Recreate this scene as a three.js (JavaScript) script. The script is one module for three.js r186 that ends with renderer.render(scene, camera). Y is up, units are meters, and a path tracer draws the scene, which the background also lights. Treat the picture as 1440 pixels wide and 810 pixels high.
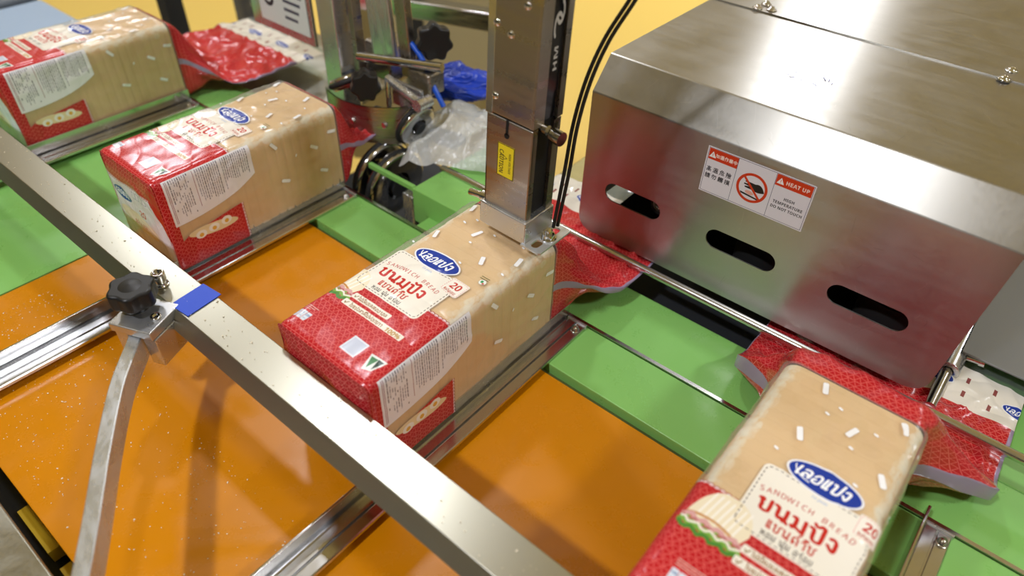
import * as THREE from 'three';
import { mergeGeometries, toCreasedNormals } from 'three/addons/utils/BufferGeometryUtils.js';
import { RoundedBoxGeometry } from 'three/addons/geometries/RoundedBoxGeometry.js';
import { RectAreaLightUniformsLib } from 'three/addons/lights/RectAreaLightUniformsLib.js';
import { ImprovedNoise } from 'three/addons/math/ImprovedNoise.js';

// ---------------------------------------------------------------- camera, light, exposure
const scene = new THREE.Scene();
const camera = new THREE.PerspectiveCamera(44.7, 16 / 9, 0.02, 60);
camera.position.set(0, 0.53, 0);
camera.rotation.set(THREE.MathUtils.degToRad(-41.5), THREE.MathUtils.degToRad(38.3), THREE.MathUtils.degToRad(2.3), 'YXZ');
camera.focus = 0.66;
camera.userData.fStop = 3.6;
scene.add(camera);
const renderer = new THREE.WebGLRenderer({ antialias: true });
renderer.toneMapping = THREE.LinearToneMapping;
renderer.toneMappingExposure = 1.0;
renderer.shadowMap.enabled = true;
RectAreaLightUniformsLib.init();
scene.background = new THREE.Color(0x000000);
const CEIL = 2.5, LAMP_POWER = 60;
// [x, z, length along x, length along z, power factor]
const LAMPS = [[-1.67, -1.1, 0.18, 0.18, 3], [-0.55, 1.35, 0.16, 0.16, 11.5], [1.8, -0.4, 0.3, 0.3, 2.0], [-1.42, -4.9, 0.4, 0.4, 3], [-4.2, -1.6, 0.4, 0.4, 1.2], [-4.2, -5.0, 0.4, 0.4, 1.2], [1.4, -4.6, 0.4, 0.4, 1.2]];

// ---------------------------------------------------------------- helpers
let seed = 7;
const rnd = () => { seed = (seed * 1664525 + 1013904223) >>> 0; return seed / 4294967296; };
const noiseGen = new ImprovedNoise();
const nz = (x, y, z = 0) => noiseGen.noise(x + 50.3, y + 50.7, z + 50.1);
const used = new Map();
function numbered(name) { const n = used.get(name) ?? 0; used.set(name, n + 1); return n ? name + '_' + String(n).padStart(3, '0') : name; }
function setData(o, label, category, group) { if (label) o.userData.label = label; if (category) o.userData.category = category; if (group) o.userData.group = group; return o; }
function thing(name, label, category, p = [0, 0, 0], group) { const o = new THREE.Group(); o.name = numbered(name); o.position.set(...p); scene.add(o); return setData(o, label, category, group); }
function add(parent, name, geo, mat, label) {
  const m = new THREE.Mesh(Array.isArray(geo) ? merge(geo) : geo, mat);
  m.name = parent === scene ? numbered(name) : name; m.castShadow = m.receiveShadow = true; parent.add(m);
  if (label) m.userData.label = label; return m;
}
function single(name, geo, mat, label, category, p, group) { const m = add(scene, name, geo, mat); if (p) m.position.set(...p); return setData(m, label, category, group); }
function struct(name, geo, mat, p) { const m = add(scene, name, geo, mat); if (p) m.position.set(...p); m.userData.kind = 'structure'; return m; }
const merge = (list) => mergeGeometries(list.map((g) => { const c = g.index ? g.toNonIndexed() : g; for (const k of Object.keys(c.attributes)) if (!['position', 'normal', 'uv'].includes(k)) c.deleteAttribute(k); return c; }), false);
const V = (a) => new THREE.Vector3(...a);
const box = (w, h, d, x = 0, y = 0, z = 0, r = 0) => (r ? new RoundedBoxGeometry(w, h, d, 2, r) : new THREE.BoxGeometry(w, h, d)).translate(x, y, z);
// box between limits
const lim = (x0, x1, y0, y1, z0, z1, r = 0) => metreUV(box(x1 - x0, y1 - y0, z1 - z0, (x0 + x1) / 2, (y0 + y1) / 2, (z0 + z1) / 2, r));
function metreUV(g, k = 3) {   // texture coordinates in metres along each face
  const p = g.attributes.position, n = g.attributes.normal, u = g.attributes.uv;
  for (let i = 0; i < p.count; i++) { const a = Math.abs(n.getX(i)), b = Math.abs(n.getY(i)), c = Math.abs(n.getZ(i)); b >= a && b >= c ? u.setXY(i, p.getX(i) * k, p.getZ(i) * k) : a > c ? u.setXY(i, p.getZ(i) * k, p.getY(i) * k) : u.setXY(i, p.getX(i) * k, p.getY(i) * k); }
  return g;
}
function cyl(a, b, r, r2 = r, seg = 24) {
  const A = V(a), B = V(b), d = B.clone().sub(A), g = new THREE.CylinderGeometry(r2, r, d.length(), seg);
  g.applyQuaternion(new THREE.Quaternion().setFromUnitVectors(new THREE.Vector3(0, 1, 0), d.clone().normalize()));
  return g.translate(...A.add(B).multiplyScalar(0.5).toArray());
}
function lathe(profile, seg = 32) { return new THREE.LatheGeometry(profile.map((p) => new THREE.Vector2(...p)), seg); }
function tube(pts, r, seg = 60, rs = 10) { return new THREE.TubeGeometry(new THREE.CatmullRomCurve3(pts.map(V)), seg, r, rs, false); }
// a sheet or bar: 2D profile [[u,v]...] extruded along axis 'x' (u = z, v = y)
function extrudeX(profile, x0, x1, bevel = 0) {
  const s = new THREE.Shape(profile.map((p) => new THREE.Vector2(...p)));
  const g = new THREE.ExtrudeGeometry(s, { depth: x1 - x0 - 2 * bevel, bevelEnabled: bevel > 0, bevelSize: bevel, bevelThickness: bevel, bevelSegments: 1, bevelOffset: -bevel });
  // shape in (u=z, v=y); extrude along +z -> map to x
  g.translate(0, 0, x0 + bevel); const p = g.attributes.position;
  for (let i = 0; i < p.count; i++) { const u = p.getX(i), v = p.getY(i), w = p.getZ(i); p.setXYZ(i, w, v, u); }
  const id = g.index; if (!id) { for (let i = 0; i < p.count; i += 3) { for (const a of [g.attributes.position, g.attributes.uv]) { const t = []; for (let k = 0; k < a.itemSize; k++) t.push(a.getComponent(i + 1, k)); for (let k = 0; k < a.itemSize; k++) { a.setComponent(i + 1, k, a.getComponent(i + 2, k)); a.setComponent(i + 2, k, t[k]); } } } }
  g.computeVertexNormals(); return g;
}
// same, along z (u = x, v = y)
function extrudeZ(profile, z0, z1, bevel = 0) {
  const s = new THREE.Shape(profile.map((p) => new THREE.Vector2(...p)));
  const g = new THREE.ExtrudeGeometry(s, { depth: z1 - z0 - 2 * bevel, bevelEnabled: bevel > 0, bevelSize: bevel, bevelThickness: bevel, bevelSegments: 1, bevelOffset: -bevel });
  return g.translate(0, 0, z0 + bevel);
}
function canvasTex(w, h, draw, srgb = true) {
  const c = document.createElement('canvas'); c.width = w; c.height = h; draw(c.getContext('2d'), w, h);
  const t = new THREE.CanvasTexture(c); if (srgb) t.colorSpace = THREE.SRGBColorSpace; t.wrapS = t.wrapT = THREE.RepeatWrapping; t.anisotropy = 8; return t;
}
// brushed / cloudy roughness field
function fieldTex(n, f) {
  const d = new Uint8Array(n * n * 4);
  for (let y = 0; y < n; y++) for (let x = 0; x < n; x++) { const v = Math.max(0, Math.min(255, f(x / n, y / n) * 255)), i = (y * n + x) * 4; d[i] = d[i + 1] = d[i + 2] = v; d[i + 3] = 255; }
  const t = new THREE.DataTexture(d, n, n); t.magFilter = THREE.LinearFilter; t.minFilter = THREE.LinearFilter; t.wrapS = t.wrapT = THREE.RepeatWrapping; t.needsUpdate = true; return t;
}
const pn = (x, y, p) => { // periodic value noise built from sines of noise on a torus
  const a = x * 2 * Math.PI, b = y * 2 * Math.PI; return nz(Math.cos(a) * p[0] + 3, Math.sin(a) * p[0] + Math.cos(b) * p[1], Math.sin(b) * p[1]); };
const brushRough = fieldTex(256, (x, y) => 0.55 + 0.25 * pn(x, y, [0.4, 9]) + 0.18 * pn(x, y, [1.2, 1.2]) + 0.07 * (rnd() - 0.5));
const cloudRough = fieldTex(256, (x, y) => 0.6 + 0.3 * pn(x, y, [1, 1]) + 0.2 * pn(x, y, [3, 3]) + 0.1 * (rnd() - 0.5));
const crinkle = fieldTex(256, (x, y) => { const r = (p) => 1 - Math.abs(pn(x, y, p)) * 2.4; return 0.25 + 0.35 * Math.max(0, r([0.9, 0.7])) ** 3 + 0.25 * Math.max(0, r([2, 1.6])) ** 3 + 0.2 * pn(x, y, [1.6, 1.6]); });
const brushBump = fieldTex(256, (x, y) => 0.5 + 0.3 * pn(x, y, [0.3, 12]) + 0.25 * (rnd() - 0.5));

// ---------------------------------------------------------------- materials
const std = (o) => new THREE.MeshStandardMaterial(o), phys = (o) => new THREE.MeshPhysicalMaterial(o);
const M = {
  steel: std({ color: 0xc4c4c2, metalness: 1, roughness: 0.55, roughnessMap: brushRough }),
  steelPolished: std({ color: 0xcacaca, metalness: 1, roughness: 0.32, roughnessMap: cloudRough }),
  steelSatin: std({ color: 0xaeaca0, metalness: 1, roughness: 0.72, roughnessMap: cloudRough }),
  steelBrown: std({ color: 0xa7a199, metalness: 1, roughness: 0.62, roughnessMap: brushRough }),
  barSteel: std({ color: 0xb8b6a8, metalness: 1, roughness: 0.3 }),
  chrome: std({ color: 0xd0d0d0, metalness: 1, roughness: 0.12 }),
  alu: std({ color: 0xc9cacc, metalness: 0.85, roughness: 0.42, roughnessMap: cloudRough }),
  galv: std({ color: 0xcdd0d2, metalness: 0.7, roughness: 0.5, roughnessMap: cloudRough }),
  black: std({ color: 0x121212, roughness: 0.42 }),
  blackMatte: std({ color: 0x0d0d0d, roughness: 0.8 }),
  glossBlack: std({ color: 0x0b0b0d, roughness: 0.1 }),
  rubber: std({ color: 0x1b1b1c, roughness: 0.65 }),
  orange: phys({ color: 0xcc8004, roughness: 0.5, roughnessMap: cloudRough, clearcoat: 0.18, clearcoatRoughness: 0.12 }),
  green: phys({ color: 0x82bd62, roughness: 0.6, roughnessMap: cloudRough }),
  greenEdge: std({ color: 0x4a5226, roughness: 0.5 }),
  yellowFloor: std({ color: 0xf0cf6c, roughness: 0.4 }),
  beige: std({ color: 0xb9ad86, roughness: 0.55 }),
  whiteWall: std({ color: 0xd3d4d2, roughness: 0.8 }),
  blueWall: std({ color: 0x66727f, roughness: 0.8 }),
  ceiling: std({ color: 0xdddcd6, roughness: 0.85 }),
  white: std({ color: 0xe4e4e2, roughness: 0.5 }),
  blueTape: std({ color: 0x1546c4, roughness: 0.45 }),
  blueTube: std({ color: 0x1a55c8, roughness: 0.3 }),
  blueBag: phys({ color: 0x0f3cba, roughness: 0.35, bumpMap: crinkle, bumpScale: 0.004 }),
  film: phys({ color: 0xf2f5f4, transmission: 0.55, roughness: 0.3, ior: 1.5, thickness: 0, bumpMap: crinkle, bumpScale: 0.0015, side: THREE.DoubleSide }),
  yellow: std({ color: 0xe6c22e, roughness: 0.6 }),
  lightBlue: std({ color: 0x9db4cf, roughness: 0.5 }),
  darkGrey: std({ color: 0x3a3d42, roughness: 0.5, metalness: 0.4 }),
  lampGlow: std({ color: 0xffffff, emissive: 0xffffff, emissiveIntensity: 2.5 }),
  lampBody: std({ color: 0xe8e8e8, roughness: 0.5 }),
  crumb: std({ color: 0xf1e6cf, roughness: 0.9 }),
};

// ---------------------------------------------------------------- room
const FY = -0.86;
struct('floor', lim(-8, 5, FY - 0.1, FY, -9, 5), M.yellowFloor);
struct('ceiling', lim(-8, 5, CEIL, CEIL + 0.1, -9, 5), M.ceiling);
struct('wall_back', lim(-8, 5, FY, CEIL, -9.1, -9), M.whiteWall);
struct('wall_front', lim(-8, 5, FY, CEIL, 5, 5.1), M.blueWall);
struct('wall_left', lim(-8.1, -8, FY, CEIL, -9, 5), M.whiteWall);
struct('wall_right', lim(5, 5.1, FY, CEIL, -9, 5), M.whiteWall);
LAMPS.forEach(([x, z, w, l, k]) => {
  const t = thing('ceiling_lamp', 'square white ceiling lamp outside the picture above the line', 'lamp', [x, CEIL, z], 'ceiling lamps');
  add(t, 'housing', box(w + 0.06, 0.05, l + 0.06, 0, -0.026, 0, 0.01), M.lampBody);
  add(t, 'lamp_diffuser', box(w, 0.02, l, 0, -0.06, 0), M.lampGlow);
  const L = new THREE.RectAreaLight(0xf3f6ff, LAMP_POWER * k, w, l); L.position.set(0, -0.075, 0); L.rotation.x = -Math.PI / 2; L.castShadow = true; L.name = 'lamp_light'; t.add(L);
});

// ---------------------------------------------------------------- printed film of the bread packages
const THAI = {
  'ข': [7.5, [[0, 1.5], [1.2, .4], [2.3, 1.6], [1.1, 3], [2, 4.8], [1.6, 9], [3, 10], [5.6, 10], [6.4, 8.6], [6.4, .3]]],
  'น': [8.6, [[0, 1], [1.3, .4], [1.9, 1.6], [1.9, 10], [4.6, 7.6]], [[6.6, .3], [6.6, 8.6], [5.6, 10], [4.6, 8.6], [6, 7.6], [7.8, 9.8]]],
  'ม': [8, [[0, 1], [1.3, .4], [1.9, 1.6], [1.9, 8], [.9, 9.6], [0, 8.6], [1.2, 7.6], [6.6, 10]], [[6.6, 10], [6.6, .3]]],
  'ป': [8, [[0, 1], [1.3, .4], [1.9, 1.6], [1.9, 8.8], [3, 10], [5.6, 10], [6.6, 8.8], [6.6, -3]]],
  'บ': [8, [[0, 1], [1.3, .4], [1.9, 1.6], [1.9, 8.8], [3, 10], [5.6, 10], [6.6, 8.8], [6.6, .3]]],
  'ั': [0, [[-8.2, -3.4], [-7.6, -2], [-6, -2], [-4.2, -3.8]]],
  'ง': [6, [[1, 1.4], [2.4, .3], [4.3, 1.4], [4.5, 4], [4.3, 9], [3.3, 10], [.6, 6.6]]],
  'แ': [5.4, [[.6, .3], [.6, 8.8], [1.4, 10], [2, 9]], [[3.2, .3], [3.2, 8.8], [4, 10], [4.6, 9]]],
  'เ': [3, [[.6, .3], [.6, 8.8], [1.4, 10], [2, 9]]],
  'ซ': [8.2, [[0, 1.5], [1.2, .4], [2.3, 1.6], [1.1, 3], [2, 4.8], [1.6, 9], [3, 10], [5.4, 10], [6.2, 8.6], [6.2, 3.4], [5.4, 2], [7.6, 0]]],
  'ช': [8.2, [[0, 1.5], [1.2, .4], [2.3, 1.6], [1.1, 3], [2, 4.8], [1.6, 9], [3, 10], [5.4, 10], [6.2, 8.6], [6.2, 3.4], [5.4, 2], [7.6, 0]]],
  'ด': [8, [[2, 10], [.8, 6], [1.2, 2], [3.6, .3], [6, 1.6], [6.5, 4], [6.5, 10]], [[2, 10], [3.6, 6.6], [2.2, 6.2]]],
  'ต': [8, [[2, 10], [.8, 6], [1.2, 1.6], [2.6, .4], [3.7, 1.4], [4.8, .4], [6.2, 1.6], [6.5, 4], [6.5, 10]], [[2, 10], [3.6, 6.6], [2.2, 6.2]]],
  'ค': [8, [[2, 10], [.8, 6], [1.2, 2], [3.6, .3], [6, 1.6], [6.5, 4], [6.5, 10]], [[2, 8], [3.9, 5.8], [2.2, 5]]],
  '์': [0, [[-4, -1.6], [-5, -2.6], [-3.6, -3.2], [-2.2, -4.4]]],
  '่': [0, [[-3, -1.6], [-3, -3.8]]],
  'ว': [6, [[.8, 2.2], [2.2, .3], [4, 1.2], [4.5, 4], [4.5, 10]]],
  'ิ': [0, [[-6, -1.4], [-5, -3.2], [-2.4, -3.2], [-1, -1.4], [-6, -1.4]]],
  'ี': [0, [[-6, -1.4], [-5, -3.2], [-2.4, -3.2], [-1, -1.4], [-6, -1.4]], [[-1, -1.4], [-1, -4]]],
  'ห': [8.2, [[0, 1], [1.3, .4], [1.9, 1.6], [1.9, 10]], [[1.9, 7], [4.8, 3.4], [5.4, .5], [6.6, 1.6], [4.8, 3.4], [6.6, 5], [6.6, 10]]],
  'อ': [7.6, [[1, 3.4], [2.4, .6], [4.6, .4], [6.2, 2.4], [6.3, 8.6], [5.4, 10], [1.8, 10], [.9, 8.8], [.9, 6.4], [2.6, 6.2]]],
  'ุ': [0, [[-3, 11.4], [-2, 11.4], [-1.9, 13.6]]],
  'ร': [6, [[4.4, .8], [1.2, .8], [1, 2.6], [4, 4.4], [4.4, 6], [4.4, 10]]],
  'ย': [7.6, [[1.6, .4], [.6, 1.6], [2, 3.4], [.8, 5], [1, 9], [2.4, 10], [5.4, 10], [6.3, 8.8], [6.3, .3]]],
  'ล': [7.6, [[1, 1.6], [3.6, .3], [6, 1.8], [6.4, 4], [6.4, 10], [5, 5.4], [2.4, 4.6], [.9, 6.4], [1.4, 9.6], [2.6, 8.6]]],
  'ส': [7.6, [[1, 1.6], [3.6, .3], [6, 1.8], [6.4, 4], [6.4, 10], [5, 5.4], [2.4, 4.6], [.9, 6.4], [1.4, 9.6], [2.6, 8.6]], [[5.4, 1.6], [7.4, -.6]]],
  'ก': [7.6, [[1, 10], [1.2, 4.6], [.3, 3.4], [2.2, .6], [5, .6], [6.4, 2.6], [6.4, 10]]],
  'า': [5.6, [[.6, 2.2], [2, .3], [3.8, 1.2], [4.2, 4], [4.2, 10]]],
  'ฟ': [9, [[0, 1], [1.3, .4], [1.9, 1.6], [1.9, 10], [4.6, 5], [7.2, 10], [7.2, -3]]],
  'ผ': [8.2, [[2, 1], [.8, .6], [.8, 10], [3.8, 6], [6.8, 10], [6.8, .3]]],
  'ไ': [3.4, [[-.8, -2.6], [.4, -4], [1.4, -2.6], [1.4, 9], [2.2, 10]]],
  'ใ': [3.4, [[.6, -2.4], [-.6, -3], [.6, -4.4], [1.6, -3], [1.6, 9], [2.4, 10]]],
  ' ': [4],
};
function glyphLine(g, text, x, y, h, lw, color, table, o = {}) {   // x,y: centre of the line; h: letter height
  const k = h / 10, gap = o.gap ?? 1.6; let w = 0;
  for (const ch of text) w += table[ch] ? table[ch][0] + (table[ch][0] ? gap : 0) : 0;
  g.save(); g.translate(x, y); if (o.rot) g.rotate(o.rot); if (o.slant) g.transform(1, 0, -o.slant, 1, 0, 0); g.scale(k * (o.sx ?? 1), k); g.translate(-w / 2, -5);
  g.strokeStyle = color; g.lineWidth = lw / k; g.lineJoin = g.lineCap = 'round';
  let at = 0;
  for (const ch of text) {
    const e = table[ch]; if (!e) continue;
    for (const s of e.slice(1)) {
      g.beginPath();
      if (o.straight) s.forEach(([a, b], i) => g[i ? 'lineTo' : 'moveTo'](at + a, b));
      else { g.moveTo(at + s[0][0], s[0][1]); for (let i = 1; i < s.length - 1; i++) g.quadraticCurveTo(at + s[i][0], s[i][1], at + (s[i][0] + s[i + 1][0]) / 2, (s[i][1] + s[i + 1][1]) / 2); const e2 = s[s.length - 1]; g.lineTo(at + e2[0], e2[1]); }
      g.stroke();
    }
    at += e[0] + (e[0] ? gap : 0);
  }
  g.restore();
}
const HAN = {
  '高': [10, [[5, 0], [5, 1]], [[1, 1.5], [9, 1.5]], [[3, 3], [7, 3], [7, 4.5], [3, 4.5], [3, 3]], [[1, 10], [1, 6], [9, 6], [9, 10]], [[3.2, 7.5], [6.8, 7.5], [6.8, 9.2], [3.2, 9.2], [3.2, 7.5]]],
  '溫': [10, [[1, 1], [2, 2]], [[.5, 4], [1.5, 5]], [[.5, 9.5], [2, 7]], [[3.5, .5], [9, .5], [9, 4.5], [3.5, 4.5], [3.5, .5]], [[6.2, 1.2], [5, 3.8]], [[6.2, 2], [7.6, 3.8]], [[3.2, 9.5], [3.2, 6], [9.3, 6], [9.3, 9.5]], [[5.2, 6], [5.2, 9.5]], [[7.3, 6], [7.3, 9.5]], [[2.5, 9.6], [10, 9.6]]],
  '危': [10, [[4, 0], [1.5, 3]], [[4, .8], [7, .8], [5.5, 2.8]], [[1, 3], [9.5, 3]], [[2, 3], [1.8, 7], [.5, 10]], [[4, 5], [8, 5], [8, 7], [6, 7]], [[4, 5], [4, 9], [9, 9], [9, 8]]],
  '險': [10, [[1, 0], [1, 10]], [[1, .5], [3.2, .5], [2, 3.5], [3.4, 5.5], [1.8, 6]], [[6.5, 0], [3.8, 3]], [[6.5, 0], [9.8, 3]], [[5, 3], [8, 3]], [[4.4, 4.2], [6.2, 4.2], [6.2, 6], [4.4, 6], [4.4, 4.2]], [[7.2, 4.2], [9, 4.2], [9, 6], [7.2, 6], [7.2, 4.2]], [[5.3, 6.3], [4, 10]], [[5.2, 8], [6.5, 9.8]], [[8.2, 6.3], [6.9, 10]], [[8.2, 8], [9.8, 9.8]]],
  '請': [10, [[1.8, 0], [2.6, 1]], [[.3, 2], [4, 2]], [[.8, 3.6], [3.6, 3.6]], [[.8, 5], [3.6, 5]], [[.8, 6.6], [3.6, 6.6], [3.6, 9.2], [.8, 9.2], [.8, 6.6]], [[5, 1], [9.5, 1]], [[5.3, 2.4], [9.2, 2.4]], [[4.6, 3.8], [10, 3.8]], [[7.2, 0], [7.2, 3.8]], [[5.5, 10], [5.5, 5.2], [9, 5.2], [9, 9.8]], [[5.5, 6.7], [9, 6.7]], [[5.5, 8.2], [9, 8.2]]],
  '勿': [10, [[3, 0], [.5, 4]], [[2.3, 1.6], [9, 1.6], [8.5, 8], [7, 9.6], [6, 8.8]], [[4.5, 1.8], [1, 7]], [[7, 1.8], [3, 9.5]]],
  '觸': [10, [[2, 0], [.5, 2]], [[1.8, .8], [3.6, .8], [3, 2]], [[.6, 9.8], [.8, 2.2], [3.8, 2.2], [3.8, 9.8]], [[.8, 4.2], [3.8, 4.2]], [[.8, 6.2], [3.8, 6.2]], [[2.2, 2.2], [2.2, 9]], [[5, .5], [9.5, .5], [9.5, 2.8], [5, 2.8], [5, .5]], [[6.5, .5], [6.5, 2.8]], [[8, .5], [8, 2.8]], [[5.4, 3.4], [4.6, 5.5]], [[5.2, 4.2], [9.6, 4.2], [9.2, 9], [8.3, 9.8]], [[5.6, 5.6], [8, 5.6], [8, 7.2], [5.6, 7.2], [5.6, 5.6]], [[6.8, 5], [6.8, 9]], [[5, 9.2], [8, 8.9]]],
  '摸': [10, [[1.8, 0], [1.8, 9.5], [.8, 8.8]], [[.2, 2.5], [3.4, 2.5]], [[.2, 6], [3.4, 4.8]], [[4, 1.4], [10, 1.4]], [[5.6, 0], [5.6, 2.6]], [[8.3, 0], [8.3, 2.6]], [[5, 3.2], [9.2, 3.2], [9.2, 6], [5, 6], [5, 3.2]], [[5, 4.6], [9.2, 4.6]], [[4, 7.3], [10, 7.3]], [[7, 6], [7, 7.5], [4.2, 10]], [[7.1, 7.5], [9.8, 10]]],
  '加': [10, [[.3, 2.5], [5, 2.5], [4.6, 8.5], [3.6, 9.3]], [[2.4, 0], [2.2, 5], [.4, 9.5]], [[6, 2.5], [9.4, 2.5], [9.4, 8.5], [6, 8.5], [6, 2.5]]],
  '作': [10, [[3, 0], [.4, 4.5]], [[1.9, 2.8], [1.9, 10]], [[5, 0], [3.6, 3.6]], [[4.6, 1.8], [9.8, 1.8]], [[6.5, 1.8], [6.5, 10]], [[6.5, 4.2], [9.4, 4.2]], [[6.5, 6.8], [9.4, 6.8]]],
  '業': [10, [[3.8, 0], [3.8, 2]], [[6.2, 0], [6.2, 2]], [[1.6, .4], [2.4, 1.8]], [[8.4, .4], [7.6, 1.8]], [[.5, 2.4], [9.5, 2.4]], [[1.6, 3.9], [8.4, 3.9]], [[1, 5.4], [9, 5.4]], [[.3, 7], [9.7, 7]], [[5, 3.9], [5, 10]], [[4.6, 7], [1, 9.8]], [[5.4, 7], [9, 9.8]]],
  '中': [10, [[1, 2.5], [9, 2.5], [9, 6.5], [1, 6.5], [1, 2.5]], [[5, 0], [5, 10]]],
};
const RED = '#bb1d25', CREAM = '#f4eee0', PINK = '#f0897f', BLUE = '#1b3a9c';
function zigzag(g, x0, x1, y0, y1, k) {      // the wave print on the red film; k = pixels per mm
  g.strokeStyle = PINK; g.lineJoin = 'round'; g.lineWidth = 0.36 * k; g.globalAlpha = 0.95;
  let row = 0;
  for (let y = y0; y < y1; y += 5.6 * k, row++) {
    g.beginPath(); g.moveTo(x0, y); g.lineTo(x1, y); g.stroke();
    g.beginPath(); let n = 0;
    for (let x = x0 - (row % 2) * 1.8 * k; x <= x1 + 3 * k; x += 2.7 * k, n++) g[n ? 'lineTo' : 'moveTo'](x, y + (n % 2 ? 0.7 : 4.9) * k);
    g.stroke();
  }
  g.globalAlpha = 1;
}
function scallops(g, x0, x1, y, k, up = -1) {
  g.fillStyle = RED; g.strokeStyle = RED; g.lineWidth = 0.5 * k;
  for (let x = x0; x < x1; x += 4.4 * k) { g.beginPath(); g.arc(x + 2.2 * k, y, 2.4 * k, 0, 7); g.stroke(); g.beginPath(); g.arc(x + 2.2 * k, y - up * 1 * k, 1.8 * k, 0, 7); g.stroke(); }
}
function brandOval(g, x, y, w, k, rot = 0) {
  g.save(); g.translate(x, y); g.rotate(rot);
  g.fillStyle = '#f3f3f6'; g.beginPath(); g.ellipse(0, 0, w / 2, w * 0.235, 0, 0, 7); g.fill();
  g.fillStyle = BLUE; g.beginPath(); g.ellipse(0, 0, w * 0.47, w * 0.205, 0, 0, 7); g.fill();
  glyphLine(g, 'เลอแปง', 0, 0, w * 0.16, w * 0.034, '#ffffff', THAI, { slant: 0.25, gap: 1.1 });
  g.strokeStyle = '#fff'; g.lineWidth = w * 0.018; g.beginPath(); g.moveTo(-w * 0.4, -w * 0.07); g.quadraticCurveTo(-w * 0.38, w * 0.09, -w * 0.16, w * 0.115); g.stroke();
  g.restore();
}
const W = 110, H = 118, LEN = 236, PER = 2 * (W + H), K = 4;       // mm; the film unrolled: half bottom | left | top | right | half bottom
const X_LEFT = W / 2, X_TOP = W / 2 + H, X_RIGHT = X_TOP + W, X_BOT = X_RIGHT + H;
const DASHES = [[16, 168, -.4], [44, 194, .35], [74, 167, -.45], [72, 222, -.4], [100, 187, -.2], [14, 222, -.3], [127, 143, .9], [150, 196, .6], [186, 205, .5], [140, 224, .2], [176, 150, .4], [-30, 190, .2], [-60, 150, .7]];
const DOTS = [[24, 199], [30, 210], [58, 203], [61, 152], [90, 206], [100, 165], [8, 146], [48, 180], [150, 170]];
function drawWrap(g, w, h, mask) {
  const mm = (x) => x * K, T = (t) => (LEN - t) * K, X = (x) => (X_TOP + x) * K;     // x: from the left top edge, t: from the front end
  const P = (c) => { g.fillStyle = mask ? '#000' : c; };
  g.fillStyle = mask ? '#e9e9e9' : '#f6f6f4'; g.fillRect(0, 0, w, h);
  if (mask) {
    g.fillStyle = '#000'; g.fillRect(0, T(88), w, mm(88)); 
    for (let x = 0; x < w; x += mm(4.4)) { g.beginPath(); g.arc(x + mm(2.2), T(88), mm(2.2), 0, 7); g.fill(); }
  } else {
    g.fillStyle = RED; g.fillRect(0, T(88), w, mm(88));
    zigzag(g, 0, w, T(86), h, K);
    scallops(g, 0, w, T(88), K);
  }
  for (const [x, t, a] of DASHES) { g.save(); g.translate(X(x), T(t)); g.rotate(a); P('#f8f8f8'); g.beginPath(); g.roundRect(-mm(2.1), -mm(6), mm(4.2), mm(12), mm(1.4)); g.fill(); g.restore(); }
  for (const [x, t] of DOTS) { P('#f8f8f8'); g.beginPath(); g.ellipse(X(x), T(t), mm(2), mm(1.1), .4, 0, 7); g.fill(); }
  // cream panel with stitched border
  P(CREAM); g.beginPath(); g.roundRect(X(8), T(131), mm(76), mm(58), mm(5)); g.fill();
  // sandwich picture
  P('#f3e6c8'); g.beginPath(); g.moveTo(X(-16), T(62)); g.quadraticCurveTo(X(-10), T(92), X(8), T(90)); g.quadraticCurveTo(X(22), T(88), X(24), T(70)); g.lineTo(X(20), T(60)); g.closePath(); g.fill();
  if (!mask) {
    g.strokeStyle = '#fffaf0'; g.lineWidth = mm(1.2); for (let i = 0; i < 7; i++) { g.beginPath(); g.moveTo(X(-9 + i * 4), T(64)); g.lineTo(X(-5 + i * 4), T(86)); g.stroke(); }
    g.strokeStyle = '#c98a4b'; g.lineWidth = mm(1.6); g.beginPath(); g.moveTo(X(-16), T(62)); g.quadraticCurveTo(X(4), T(70), X(20), T(60)); g.stroke();
    for (const [c, dy, lw] of [['#7fae4a', 56, 6], ['#4f8a3a', 52, 3], ['#dba7a4', 61, 3.4], ['#b9686a', 58.5, 1.3], ['#f5efe2', 57, 1.6]]) {
      g.strokeStyle = c; g.lineWidth = mm(lw); g.beginPath(); g.moveTo(X(-17), T(dy)); for (let i = 0; i <= 14; i++) g.lineTo(X(-17 + i * 2.9), T(dy + 1.5 * Math.sin(i * 1.9 + dy))); g.stroke();
    }
  }
  if (!mask) {
    g.strokeStyle = '#3d2d2a'; g.lineWidth = mm(.55); g.setLineDash([mm(2.2), mm(1.6)]); g.beginPath(); g.roundRect(X(10), T(129), mm(72), mm(54), mm(4)); g.stroke(); g.setLineDash([]);
    g.fillStyle = '#b5322c'; g.textAlign = 'center'; g.font = `${mm(6)}px sans-serif`;
    const s = 'SANDWICH BREAD'; for (let i = 0; i < s.length; i++) { const a = (i - 6.5) / 6.5; g.save(); g.translate(X(44 + a * 29), T(111 - a * a * 3.6)); g.rotate(a * .22); g.fillText(s[i], 0, 0); g.restore(); }
    glyphLine(g, 'ขนมปัง', X(44), T(99), mm(9.6), mm(2.1), '#c42a24', THAI, { slant: -.06, sx: 1.22 });
    glyphLine(g, 'แซนด์วิช', X(44), T(87), mm(6), mm(1.1), '#c23a30', THAI);
    glyphLine(g, 'หอม นุ่ม อร่อย', X(44), T(79), mm(3.6), mm(.6), '#4a4340', THAI);
    g.fillStyle = '#9db3dd'; g.font = `italic ${mm(3)}px serif`; g.fillText('Le pain', X(47), T(124));
  }
  brandOval2(g, X(45), T(139.5), mm(52), mask);
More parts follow.
